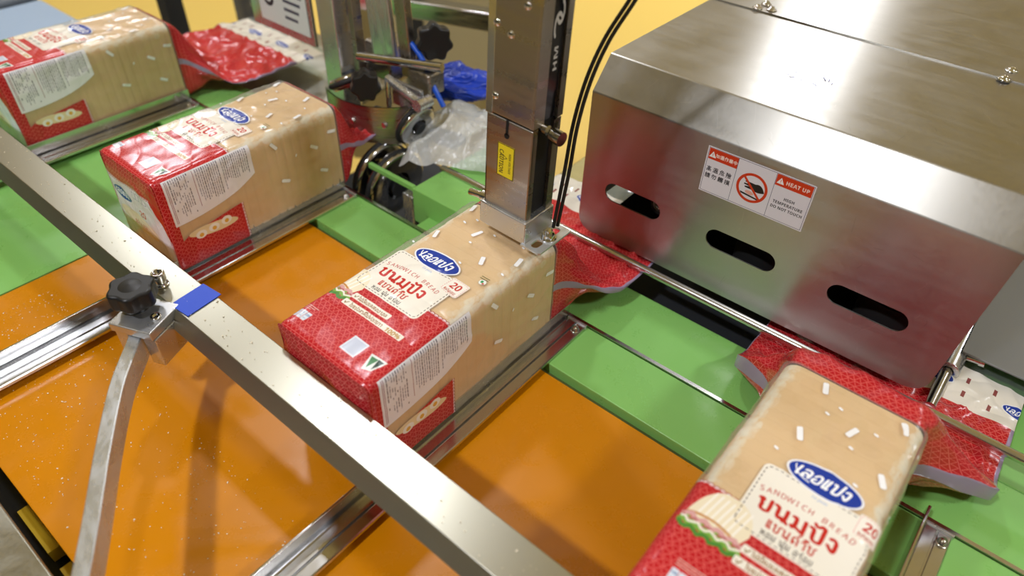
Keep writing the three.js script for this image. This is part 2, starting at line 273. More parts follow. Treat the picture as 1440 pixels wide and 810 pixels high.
  // slice count tag
  g.save(); g.translate(X(80), T(124)); g.rotate(0.05); P('#f6f0e4'); g.beginPath(); g.roundRect(-mm(9), -mm(9.5), mm(20), mm(19), mm(2)); g.fill();
  if (!mask) { g.fillStyle = '#c42a24'; g.font = `bold ${mm(10.5)}px sans-serif`; g.textAlign = 'center'; g.fillText('20', mm(1), mm(2)); glyphLine(g, 'แผ่นเต็ม', mm(1), mm(6), mm(2.6), mm(.5), '#b04a3c', THAI); g.strokeStyle = '#d8756a'; g.lineWidth = mm(.4); g.setLineDash([mm(1.4), mm(1)]); g.beginPath(); g.roundRect(-mm(8), -mm(8.5), mm(18), mm(17), mm(2)); g.stroke(); g.setLineDash([]); }
  g.restore();
  // two banner strips
  for (const [x, t, l, s, big] of [[23, 65, 44, 'ไม่มีคอเลสเตอรอล', 0], [22, 55, 70, 'ใช้แป้งสาลีไม่ฟอกขาว', 1]]) {
    P(CREAM); g.beginPath(); g.roundRect(X(x), T(t), mm(l), mm(6.6), mm(1.2)); g.fill();
    if (!mask) {
      g.strokeStyle = '#8b6a3a'; g.lineWidth = mm(.8); g.beginPath(); g.moveTo(X(x + 2), T(t - 3)); g.lineTo(X(x + 3.2), T(t - 5)); g.lineTo(X(x + 5.4), T(t - 1.6)); g.stroke();
      glyphLine(g, s, X(x + 6 + (big ? 22 : 18)), T(t - 3.7), mm(3.2), mm(.55), '#8b5a30', THAI, { gap: 1 });
      if (big) { g.fillStyle = '#b98a3c'; g.font = `bold ${mm(6.6)}px sans-serif`; g.textAlign = 'left'; g.fillText('100%', X(x + 51), T(t - 6)); }
    }
  }
  // square sticker area (plain), little badge, label with nutrition text
  P('#dfe3ec'); g.save(); g.translate(X(70), T(22)); g.rotate(.02); g.fillRect(-mm(8.5), -mm(8.5), mm(17), mm(17)); if (!mask) { g.fillStyle = '#c2c8d8'; g.fillRect(-mm(7), -mm(7), mm(14), mm(14)); } g.restore();
  P('#e8ece6'); g.beginPath(); g.moveTo(X(86), T(26)); g.lineTo(X(103), T(27)); g.lineTo(X(99), T(13)); g.lineTo(X(91), T(10)); g.closePath(); g.fill();
  if (!mask) { g.fillStyle = '#2f7a3c'; g.beginPath(); g.moveTo(X(88), T(24)); g.lineTo(X(95), T(24.5)); g.lineTo(X(93), T(13)); g.closePath(); g.fill(); g.fillStyle = '#1d3a2a'; g.beginPath(); g.moveTo(X(95), T(25)); g.lineTo(X(101), T(25)); g.lineTo(X(97.5), T(14)); g.closePath(); g.fill(); }
  for (let i = 0; i < 4; i++) { P('#d9e0ea'); g.beginPath(); g.roundRect(X(-3 + i * 5.2), T(23), mm(4.9), mm(9.5), mm(1)); g.fill(); if (!mask) { g.fillStyle = '#4a6a9c'; g.font = `bold ${mm(2.8)}px sans-serif`; g.textAlign = 'center'; g.fillText(['140', '2', '1', '220'][i], X(-.6 + i * 5.2), T(19)); g.fillStyle = '#9fb0c8'; g.fillRect(X(-2 + i * 5.2), T(16.5), mm(3), mm(.6)); } }
  if (!mask) { g.fillStyle = '#d7b4a8'; for (let i = 0; i < 3; i++) g.fillRect(X(-3), T(30 - i * 1.9), mm(20 - i * 3), mm(.7)); g.fillStyle = '#7d8a6c'; g.fillRect(X(88), T(152), mm(9), mm(.8)); g.fillRect(X(88), T(149.5), mm(9), mm(.8)); }
  P('#eef2ea'); g.beginPath(); g.arc(X(94), T(145), mm(3.4), 0, 7); g.fill(); if (!mask) { g.fillStyle = '#3b9a5c'; g.fillRect(X(92), T(147), mm(2.4), mm(3)); g.fillStyle = '#c65348'; g.fillRect(X(94.4), T(144.6), mm(2), mm(2)); }
  // clear strip between the label and the red band
  g.fillStyle = mask ? '#e9e9e9' : '#f6f6f4'; g.beginPath(); for (const [t, x] of [[13, 56], [93, 40], [93, 65], [20, 75], [13, 79]]) g.lineTo(X(W + x), T(t)); g.closePath(); g.fill();
  // nutrition label on the right side
  const sx = W + 1.5;
  P('#f3f2f7'); g.beginPath(); g.moveTo(X(sx), T(10)); g.lineTo(X(sx - 1), T(113)); g.lineTo(X(sx + 36), T(113.5)); g.quadraticCurveTo(X(sx + 58), T(78), X(sx + 57), T(10)); g.closePath(); g.fill();
  if (!mask) {
    g.strokeStyle = '#8c4a5c'; g.lineWidth = mm(.5); for (const t of [13, 14.5, 44]) { g.beginPath(); g.moveTo(X(sx + 2), T(t)); g.lineTo(X(sx + 54 - (t > 40 ? 8 : 0)), T(t)); g.stroke(); }
    let s2 = 99; const r2 = () => { s2 = (s2 * 1103515245 + 12345) >>> 0; return s2 / 4294967296; };
    for (let t = 18; t < 110; t += 2.5) {
      const gap = (t > 40 && t < 47) || (t > 74 && t < 78); if (gap) continue;
      let x = sx + 2; const end = sx + (t > 78 ? 33 : t > 46 ? 44 : 50) - r2() * (r2() < .25 ? 22 : 4);
      g.fillStyle = t % 9 < 2.5 ? '#6a6876' : '#9f9dab';
      while (x < end) { const l = 1.5 + r2() * 4; g.fillRect(X(x), T(t), mm(Math.min(l, end - x)), mm(1)); x += l + .8 + (t < 40 && r2() < .3 ? 6 : 0); }
    }
    g.fillStyle = '#e9e7ee';
  }
  // egg picture near the lower side edge
  P('#f0dcae'); g.beginPath(); g.ellipse(X(W + 79), T(50), mm(6.5), mm(30), .12, 0, 7); g.fill();
  if (!mask) { for (const [x, t] of [[W + 77.5, 66], [W + 79, 50], [W + 80.5, 34]]) { g.fillStyle = '#fbf7ec'; g.beginPath(); g.ellipse(X(x), T(t), mm(5), mm(6.5), 0, 0, 7); g.fill(); g.fillStyle = '#e7b24a'; g.beginPath(); g.arc(X(x + 1), T(t), mm(2.6), 0, 7); g.fill(); } }
}
function brandOval2(g, x, y, w, mask) { if (!mask) return brandOval(g, x, y, w, K); g.fillStyle = '#000'; g.beginPath(); g.ellipse(x, y, w / 2, w * .235, 0, 0, 7); g.fill(); }
const wrapColor = canvasTex(PER * K, LEN * K, (g, w, h) => drawWrap(g, w, h, false));
const wrapMask = canvasTex(PER * K, LEN * K, (g, w, h) => drawWrap(g, w, h, true), false);
const wrapColorB = wrapColor.clone(), wrapMaskB = wrapMask.clone(); wrapColorB.offset.x = wrapMaskB.offset.x = -22 / PER;
// tail of the bag: red, then a cream band with the brand, then clear film
const TAIL = 290;
function drawTail(g, w, h, mask) {
  const k = w / PER, T = (t) => h - t * k;
  g.fillStyle = mask ? '#e8e8e8' : '#eef4ee'; g.fillRect(0, 0, w, h);
  g.fillStyle = mask ? '#000' : '#ece6d8'; g.fillRect(0, T(218), w, 54 * k);
  g.fillStyle = mask ? '#000' : RED; g.fillRect(0, T(164), w, 164 * k);
  if (!mask) {
    zigzag(g, 0, w, T(163), h, k);
    g.fillStyle = '#cdb8dc'; for (const c of [X_LEFT + H / 2, X_RIGHT + H / 2]) g.fillRect((c - (c > 250 ? 4.5 : 2.5)) * k, T(164), (c > 250 ? 9 : 5) * k, 164 * k);
    for (let i = 0; i < 6; i++) { brandOval(g, (38 + i * 76) * k, T(190), 34 * k, k, 0.05); g.fillStyle = '#8e4a48'; for (const d of [-27, 26]) { g.fillRect((38 + i * 76 + d) * k, T(205), 3 * k, 9 * k); g.fillRect((38 + i * 76 + d) * k, T(183), 3 * k, 8 * k); } }
  } else { g.fillStyle = '#777'; for (const c of [X_LEFT + H / 2, X_RIGHT + H / 2]) g.fillRect((c - (c > 250 ? 4.5 : 2.5)) * k, T(164), (c > 250 ? 9 : 5) * k, 164 * k); }
}
const tailColor = canvasTex(PER * 3, TAIL * 3, (g, w, h) => drawTail(g, w, h, false));
const tailMask = canvasTex(PER * 3, TAIL * 3, (g, w, h) => drawTail(g, w, h, true), false);
const drawEnd = (red) => canvasTex(W * 5, H * 5, (g, w, h) => {
  const k = 5; g.fillStyle = '#e9e5ec'; g.fillRect(0, 0, w, h);
  g.fillStyle = RED; g.fillRect(0, 0, w, red * k); zigzag(g, 0, w, 0, (red - 2) * k, k); scallops(g, 0, w, red * k, k, 1); if (red > 40) return;
  g.fillStyle = RED; g.beginPath(); g.moveTo(w, 0); g.lineTo(w - 18 * k, 16 * k); g.lineTo(w, 76 * k); g.fill();
  brandOval(g, 30 * k, 44 * k, 38 * k, k, 0.1);
  g.fillStyle = '#f1dfc4'; g.beginPath(); g.ellipse(48 * k, 76 * k, 38 * k, 13 * k, .15, 0, 7); g.fill();
  g.fillStyle = '#c4322c'; g.font = `bold ${12 * k}px sans-serif`; g.fillText('20', 58 * k, 62 * k);
  glyphLine(g, 'แผ่นเต็ม', 50 * k, 78 * k, 5 * k, 1 * k, '#b5553c', THAI);
  g.strokeStyle = '#9a9aa8'; g.lineWidth = .7 * k; for (let i = 0; i < 4; i++) g.strokeRect((56 + i * 7) * k, 30 * k, 5.4 * k, 8 * k);
  g.fillStyle = '#c9c2d4'; g.fillRect(0, h - 14 * k, w, 14 * k);
});
const breadColor = canvasTex(PER * 3, LEN * 3, (g, w, h) => {
  const k = 3; g.fillStyle = '#efca94'; g.fillRect(0, 0, w, h);
  let s2 = 5; const r2 = () => { s2 = (s2 * 1664525 + 1013904223) >>> 0; return s2 / 4294967296; };
  for (let i = 0; i < 700; i++) { g.globalAlpha = .03 + .04 * r2(); g.fillStyle = ['#c4934f', '#f0dcb4', '#b98444', '#ead0a0'][i & 3]; g.beginPath(); g.ellipse(r2() * w, r2() * h, (3 + r2() * 8) * k, (3 + r2() * 8) * k, 0, 0, 7); g.fill(); }
  for (const c of [X_LEFT, X_TOP, X_RIGHT, X_BOT]) for (let i = 0; i < 420; i++) { g.globalAlpha = .15 + .25 * r2(); g.fillStyle = '#faf2de'; const d = (r2() + r2() + r2() - 1.5) * 9; g.beginPath(); g.ellipse((c + d) * k, r2() * h, (1.5 + r2() * 3) * k, (2 + r2() * 5) * k, 0, 0, 7); g.fill(); }
  for (let t = 0; t < LEN; t += 11.8) { g.globalAlpha = .10; g.strokeStyle = '#8d5f2c'; g.lineWidth = .5 * k; g.beginPath(); g.moveTo(0, t * k); for (let x = 0; x <= w; x += 12) g.lineTo(x, t * k + (r2() - .5) * 3); g.stroke(); }
  g.globalAlpha = 1;
});
const filmOpts = { transmission: 1, roughness: 0.23, ior: 1.45, thickness: 0, bumpMap: crinkle, bumpScale: 0.0012, side: THREE.DoubleSide };
M.wrap = phys({ ...filmOpts, map: wrapColor, transmissionMap: wrapMask });
M.wrapB = phys({ ...filmOpts, map: wrapColorB, transmissionMap: wrapMaskB });
M.tail = phys({ ...filmOpts, map: tailColor, transmissionMap: tailMask, bumpScale: 0.003 });
M.endRed = phys({ map: drawEnd(84), roughness: 0.25, bumpMap: crinkle, bumpScale: 0.001, side: THREE.DoubleSide });
M.end = phys({ map: drawEnd(24), roughness: 0.25, bumpMap: crinkle, bumpScale: 0.001, side: THREE.DoubleSide });
M.bread = std({ map: breadColor, roughness: 0.85 });

// ---------------------------------------------------------------- bread packages
// cross-section point for perimeter position s (mm), box w x h with corner radius r, centre at (0, h/2)
function around(s, w, h, r) {
  s = ((s % PER) + PER) % PER; let x, y;
  const kx = w / W, ky = h / H;
  if (s < X_LEFT) { x = -s * kx; y = 0; } else if (s < X_TOP) { x = -w / 2; y = (s - X_LEFT) * ky; } else if (s < X_RIGHT) { x = -w / 2 + (s - X_TOP) * kx; y = h; } else if (s < X_BOT) { x = w / 2; y = h - (s - X_RIGHT) * ky; } else { x = w / 2 - (s - X_BOT) * kx; y = 0; }
  const qx = Math.max(-w / 2 + r, Math.min(w / 2 - r, x)), qy = Math.max(r, Math.min(h - r, y)); let dx = x - qx, dy = y - qy; const l = Math.hypot(dx, dy);
  if (l > r) { dx *= r / l; dy *= r / l; }
  return [qx + dx, qy + dy];
}
const SS = (() => { const a = []; const edges = [0, X_LEFT, X_TOP, X_RIGHT, X_BOT, PER]; for (let e = 0; e < 5; e++) { const l = edges[e + 1] - edges[e], n = Math.round(l / 3.4); for (let i = 0; i < n; i++) a.push(edges[e] + (l * i) / n); } a.push(PER); return a; })();
function gridGeo(nu, nv, at, flip) {
  const pos = [], uv = [], idx = [];
  for (let j = 0; j <= nv; j++) for (let i = 0; i <= nu; i++) { const p = at(i, j); pos.push(p[0], p[1], p[2]); uv.push(p[3], p[4]); }
  for (let j = 0; j < nv; j++) for (let i = 0; i < nu; i++) { const a = j * (nu + 1) + i, b = a + 1, c = a + nu + 1, d = c + 1; flip ? idx.push(a, c, b, b, c, d) : idx.push(a, b, c, b, d, c); }
  const g = new THREE.BufferGeometry(); g.setAttribute('position', new THREE.Float32BufferAttribute(pos, 3)); g.setAttribute('uv', new THREE.Float32BufferAttribute(uv, 2)); g.setIndex(idx); g.computeVertexNormals(); return g;
}
const ease = (x) => { x = Math.max(0, Math.min(1, x)); return x * x * (3 - 2 * x); };
function bodyGeo(seedN, w = W, h = H, inset = 0) {       // film tube, metres; z: 0 at the front, -LEN at the back
  const nv = 90;
  return gridGeo(SS.length - 1, nv, (i, j) => {
    const s = SS[i], t = (j / nv) * LEN;
    let r = 9; const [x, y] = around(s, w, h, r);
    const cx = 0, cy = h / 2, near = Math.min(t, LEN - t), pull = near < 5 ? 1 - 0.035 * (1 - near / 5) ** 2 : 1;
    const ang = (s / PER) * 2 * Math.PI, q = [Math.cos(ang) * 2.2, Math.sin(ang) * 2.2];
    const ridge = Math.max(0, 1 - Math.abs(nz(q[0] * 1.3 + seedN, q[1] * 1.3, t * 0.016)) * 4) ** 2, d = 1 + 0.006 * nz(q[0] * 2 + seedN * 3, q[1] * 2, t * 0.03) + 0.014 * ridge * ease((t - 60) / 60) + 0.006 * ridge;
    return [(cx + (x - cx) * pull * d) / 1000, (cy + (y - cy) * pull * (y < 6 ? 1 : d)) / 1000, -t / 1000, s / PER, t / LEN];
  }, true);
}
// the canvas has its first row at the back: v = 1 there
function breadGeo(seedN, w = W - 3.4, h = H - 3.4) {
  const nv = 120, L = LEN - 6;
  const body = gridGeo(SS.length - 1, nv, (i, j) => {
    const s = SS[i], t = (j / nv) * L, n = t / 11.8, slice = Math.floor(n), f = Math.abs(n - Math.round(n)) * 11.8;
    const groove = f < 1.1 ? -0.5 * (1 - f / 1.1) : 0, o = 0.55 * nz(slice * 3.7 + seedN, 1.3, 2.2) * 2;
    const [x, y] = around(s, w + 2 * groove, h, 13);
    const ang = (s / PER) * 6.283, lump = 0.5 * nz(Math.cos(ang) * 2 + seedN, Math.sin(ang) * 2, t * 0.02);
    const k = 1 + (lump + groove + o * 0.5) / (w / 2);
    return [x * k / 1000, (1.7 + h / 2 + (y - h / 2) * (y > 10 ? k : 1)) / 1000, (-3 - t) / 1000, s / PER, t / LEN];
  }, true);
  const cap = (z, flip) => gridGeo(SS.length - 1, 1, (i, j) => { const [x, y] = around(SS[i], w, h, 13); return [(j ? 0 : x) / 1000, (1.7 + (j ? h / 2 : y)) / 1000, z / 1000, SS[i] / PER, .5]; }, flip);
  return mergeGeometries([body, cap(-3, false), cap(-3 - L, true)]);
}
function endGeo(seedN, w = W, h = H) {
  const n = 30; return gridGeo(n, n, (i, j) => {
    const u = i / n, v = j / n; let x = (u - .5) * w * .985, y = 2 + v * (h - 3.5); const r = 8, qx = Math.max(-w / 2 + r, Math.min(w / 2 - r, x)), qy = Math.max(r, Math.min(h - r, y)); let dx = x - qx, dy = y - qy; const l = Math.hypot(dx, dy); if (l > r) { dx *= r / l; dy *= r / l; }
    const e = Math.min(u, 1 - u, v, 1 - v), fold = Math.max(0, 1 - Math.abs(v - 0.8 + .06 * Math.sin(u * 9)) * 16) * 1.6;
    return [(qx + dx) / 1000, (qy + dy) / 1000, (2.2 * ease(e * 8) + fold * ease(e * 6) + 1.1 * nz(u * 7 + seedN, v * 7) - .3) / 1000, u, v];
  });
}
// tail: the tube gathers into a flat sheet; o: {len, y, spread, dx, reach}
function tailGeo(seedN, o) {
  const nv = 70, L = o.len;
  return gridGeo(SS.length - 1, nv, (i, j) => {
    const s = SS[i], t = (j / nv) * L; let [x, y] = around(s, W * .96, H * .96, 9);
    const top = s - (X_TOP + W / 2), up = Math.abs(top) < (W + H) / 2;
    const along = up ? top : (s > PER / 2 ? PER - s : -s) ;             // lower layer: distance from the bottom middle
    const fx = along * o.spread, g = ease(t / o.reach), gy = ease((t - (up ? o.hold ?? 6 : 0)) / ((o.drop ?? o.reach)));
    const edge = 1 - Math.min(1, Math.abs(Math.abs(along) - (W + H) / 2) / 30);
    const wr = nz(along * .035 + seedN, t * .03, up ? 1 : 5), wr2 = Math.max(0, 1 - Math.abs(nz(along * .028 + seedN * 2, t * .018, 9)) * 5);
    const fy = o.y * 1000 + (up ? 5 : 1) + (up ? 1 : .3) * (4.5 * wr + 4.5 * wr2 * ease(t / 60)) * (1 - .6 * ease((t - 150) / 60)) - edge * (up ? 3 : 0);
    x = x * (1 - g) + (fx + o.dx * g) * g; y = (y + H * .02) * (1 - gy) + fy * gy;
    const wob = 4 * g * (1 - g);
    x += 5 * wob * nz(s * .05 + seedN, t * .05); y += 5 * wob * nz(s * .05 + 7, t * .05 + seedN);
    return [x / 1000, Math.max(y, o.min ?? 0) / 1000, -t / 1000, s / PER, t / TAIL];
  }, true);
}
function breadPackage(label, x, z, mat, sd, tail, y = 0.012) {
  const g = thing('bread_package', label, 'bread', [x, y, z], 'wrapped sandwich loaves on the line');
  add(g, 'bread', breadGeo(sd), M.bread, 'pale brown sandwich loaf inside the film');
  add(g, 'wrapper', bodyGeo(sd), mat, 'clear film printed red and cream');
  add(g, 'wrapper_end', endGeo(sd), sd > 5 ? M.endRed : M.end, 'folded front end of the wrapper');
  const t = add(g, 'wrapper_tail', tailGeo(sd, tail), M.tail, 'loose red tail of the bag'); t.position.z = -(LEN - 1) / 1000;
  return g;
}
breadPackage('wrapped sandwich loaf in the upper left corner, furthest from the shiny steel hood', -1.078, -0.232, M.wrap, 1.3, { len: 230, y: .02, spread: 1, dx: 0, reach: 80, drop: 60, hold: 0, min: -2 });
breadPackage('wrapped sandwich loaf with its white front end showing, second from the upper left corner', -0.706, -0.232, M.wrap, 4.1, { len: 84, y: .048, spread: .4, dx: 4, reach: 60, drop: 44, hold: 0, min: -2 });
breadPackage('wrapped sandwich loaf directly under the upright steel print head', -0.343, -0.198, M.wrap, 8.7, { len: 285, y: .022, spread: .84, dx: -6, reach: 85, drop: 85, hold: 4, min: -2 });
breadPackage('large wrapped sandwich loaf at the lower right in front of the steel hood', -0.011, -0.203, M.wrapB, 12.2, { len: 285, y: .008, spread: 1.03, dx: 8, reach: 70, drop: 90, hold: 16, min: -2 });

// ---------------------------------------------------------------- the line: deck, plates, rails
const deck = thing('conveyor_table', 'long machine table with green plates under the bread line', 'table');
add(deck, 'green_plate', lim(-1.36, -0.782, -0.012, 0, -0.398, 0.006), M.green);
add(deck, 'green_plate', lim(-1.36, 0.7, -0.012, 0.008, -0.468, -0.4, .0012), M.green);
add(deck, 'green_plate', lim(-0.53, 0.7, -0.012, 0.008, -0.552, -0.4735, .0012), M.green);
add(deck, 'green_plate', lim(-1.36, -0.86, -0.012, 0.008, -0.552, -0.4735, .0012), M.green);
add(deck, 'base_box', lim(-0.45, 0.7, -0.5, -0.02, -1.2, -0.56), M.darkGrey); add(deck, 'base_box', lim(-0.86, -0.52, -0.5, -0.13, -0.75, -0.40), M.darkGrey);
add(deck, 'yellow_beam', lim(-0.318, -0.285, -0.019, -0.008, -0.585, -0.56), M.yellow, 'yellow piece in the gap');
add(deck, 'green_plate', lim(0.06, 0.7, -0.012, 0.008, -0.72, -0.5525, .0012), M.green);
add(deck, 'green_block', lim(-0.557, -0.475, -0.01, 0.04, -0.68, -0.496, .0012), M.green, 'raised green block beside the rollers');
add(deck, 'green_belt', lim(-0.64, -0.557, 0.034, 0.041, -0.503, -0.497, .001), M.green, 'thin green belt');
add(deck, 'steel_edge', lim(-1.36, 0.7, -0.006, 0.0095, -0.4728, -0.4688), M.steelPolished);
add(deck, 'plate_edge', lim(-0.78, 0.7, -0.012, -0.004, -0.3995, -0.3952), M.greenEdge);
add(deck, 'frame_beam', lim(-1.36, 0.7, -0.12, -0.02, -0.39, -0.33), M.darkGrey);
add(deck, 'frame_beam', lim(-1.36, 0.7, -0.12, -0.02, -0.08, -0.018), M.darkGrey);
add(deck, 'frame_beam', lim(-1.36, -0.88, -0.09, -0.014, -0.55, -0.44), M.darkGrey); add(deck, 'frame_beam', lim(-0.52, 0.7, -0.09, -0.014, -0.55, -0.44), M.darkGrey);
for (const x of [-1.3, 0.55]) for (const z of [-0.45, -0.05]) add(deck, 'table_leg', lim(x - .03, x + .03, FY, -0.02, z - .03, z + .03, .004), M.steelSatin);
const plate = single('cover_plate', lim(-0.78, 0.55, -0.008, 0, -0.3945, 0.004, .001), M.orange, 'large glossy orange plate that the loaves pass over', 'cover plate');

function rail(x, label) {
  const g = thing('flight_rail', label, 'rail', [x, 0, 0], 'steel flight rails across the line');
  const z0 = -0.466, z1 = 0.02;
  add(g, 'lip', lim(-.0025, 0, .0086, .030, z0, z1, .0008), M.steelPolished);
  add(g, 'channel', extrudeZ([[0, .0105], [.003, .0100], [.0035, .013], [.0115, .013], [.0122, .0105], [.0135, .0105], [.014, .0125], [.0225, .0125], [.0235, .0115], [.0235, .0086], [0, .0086]], z0 + .004, z1, 0), M.steelPolished);
  add(g, 'end_plate', lim(.0005, .0245, .0086, .0145, z0 + .001, z0 + .004, .0008), M.alu);
  add(g, 'end_bolt', lathe([[0, .004], [.003, .0038], [.0032, 0], [.0048, 0], [.0048, -.0008], [0, -.0008]], 20).translate(.018, .0132, z0 + .014), M.chrome);
  return g;
}
rail(-1.019, 'steel flight rail along the far corner loaf at upper left');
rail(-0.6535, 'steel flight rail along the loaf with the white front end');
rail(-0.2885, 'steel flight rail along the loaf under the print head');
rail(0.0765, 'steel flight rail along the large loaf at lower right');

// front steel strip in the lower left corner
const frame = thing('side_frame', 'plain steel machine side plate in the lower left corner', 'frame');
add(frame, 'top_sheet', lim(-1.5, 0.7, 0.012, 0.018, 0.018, 0.22, .002), M.steelSatin);
add(frame, 'gap_beam', lim(-1.5, 0.7, -0.06, -0.036, -0.015, 0.03), M.darkGrey);
add(frame, 'yellow_beam', lim(-0.512, -0.455, -0.030, -0.016, 0.0045, 0.0135), M.yellow, 'yellow painted strip in the gap');
add(frame, 'yellow_beam', lim(-0.435, -0.415, -0.030, -0.016, 0.0045, 0.0135), M.yellow);
add(frame, 'side_sheet', lim(-1.5, 0.7, -0.3, 0.012, 0.212, 0.22), M.steelSatin);

// guide bar over the line
const bar = thing('guide_bar', 'long flat steel bar running diagonally in front of the loaves', 'bar');
// hollow profile: flat top, front face leaning outwards by about 29 degrees, thin folded edges
add(bar, 'profile', extrudeX([[-.1935, .092], [-.1935, .1054], [-.1929, .106], [-.1611, .106], [-.1605, .1056], [-.1521, .0908], [-.1524, .0901], [-.1534, .0904], [-.1615, .1040], [-.1915, .1040], [-.1915, .092]], -2.4, 0.5), M.barSteel);
add(bar, 'tape', box(.0245, .0006, .0345, 0, 0, 0).rotateY(.1).translate(-.494, .1066, -.1787), M.blueTape, 'blue tape wrapped over the bar');
{ // socket screw standing on the bar
  const s = add(bar, 'cap_screw', [lathe([[0, 0], [.0065, 0], [.0065, .0012], [.0045, .0014], [.0045, .006], [.0058, .0062], [.0058, .0135], [.0052, .0142], [.0034, .0142], [.0030, .010], [0, .010]])], M.chrome); s.position.set(-.535, .106, -.170);
}
// clamp block with knob
const clamp = thing('clamp', 'aluminium clamp block with black star knob on the guide bar', 'clamp', [-0.5105, 0, -0.1400]);
clamp.rotation.y = 0.40;
{
  add(clamp, 'clamp_cap', lim(-.0208, .0208, .098, .107, -.0195, .0195, .001), M.alu);
  add(clamp, 'clamp_body', [lim(-.0198, .0212, .066, .0973, -.0185, -.004, .001), lim(-.0198, -.0072, .066, .0973, -.006, .0175, .001), lim(.0080, .0212, .066, .0973, -.006, .0175, .001)], M.alu, 'lower block, slotted for the flat bar');
  const sc = add(clamp, 'cap_screw', lathe([[0, 0], [.0045, 0], [.0045, .002], [.0025, .002], [.0022, .0008], [0, .0008]]), M.chrome); sc.position.set(.013, .107, .001);
  const star = new THREE.Shape(); for (let i = 0; i <= 84; i++) { const a = (i / 84) * Math.PI * 2, r = .0178 + .0014 * Math.cos(6 * a) ; star[i ? 'lineTo' : 'moveTo'](Math.cos(a) * r, Math.sin(a) * r); }
  const k = add(clamp, 'knob', [new THREE.ExtrudeGeometry(star, { depth: .011, bevelEnabled: true, bevelSize: .0025, bevelThickness: .003, bevelSegments: 4, bevelOffset: -.002 }).rotateX(-Math.PI / 2).translate(0, .006, 0), cyl([0, -.006, 0], [0, .006, 0], .009), lathe([[0, .0215], [.006, .021], [.010, .0198]], 24)], M.black, 'black lobed star knob');
  k.position.set(-.0095, .1115, -.0055);
}
{ // curved flat bar that leaves the clamp towards the viewer
  const top = [[-.5145, -.1335], [-.500, -.1210], [-.4835, -.1050], [-.4652, -.0885], [-.4141, -.0512], [-.3696, -.0214], [-.3358, .002], [-.27, .05], [-.19, .115]].map(([x, z]) => new THREE.Vector3(x, 0, z));
  const c = new THREE.CatmullRomCurve3(top), n = 60, pos = [], uv = [], idx = [], hw = .0055, y1 = .096, y0 = .073, b = .0008;
  const prof = [[-hw, y0], [-hw, y1 - b], [-hw + b, y1], [hw - b, y1], [hw, y1 - b], [hw, y0]];
  for (let i = 0; i <= n; i++) { const p = c.getPointAt(i / n), t = c.getTangentAt(i / n), nx = -t.z, nzv = t.x; prof.concat([prof[0]]).forEach(([o, y], q) => { pos.push(p.x + nx * o, y, p.z + nzv * o); uv.push(i / n * 3, q / 6); }); }
  for (let i = 0; i < n; i++) for (let q = 0; q < 6; q++) { const a = i * 7 + q, d = a + 7; idx.push(a, d, a + 1, a + 1, d, d + 1); }
  const g = new THREE.BufferGeometry(); g.setAttribute('position', new THREE.Float32BufferAttribute(pos, 3)); g.setAttribute('uv', new THREE.Float32BufferAttribute(uv, 2)); g.setIndex(idx); g.computeVertexNormals();
  single('curved_flat_bar', toCreasedNormals(g, .5), M.galv, 'curved grey flat bar held in the clamp, running to the bottom edge', 'bar');
}

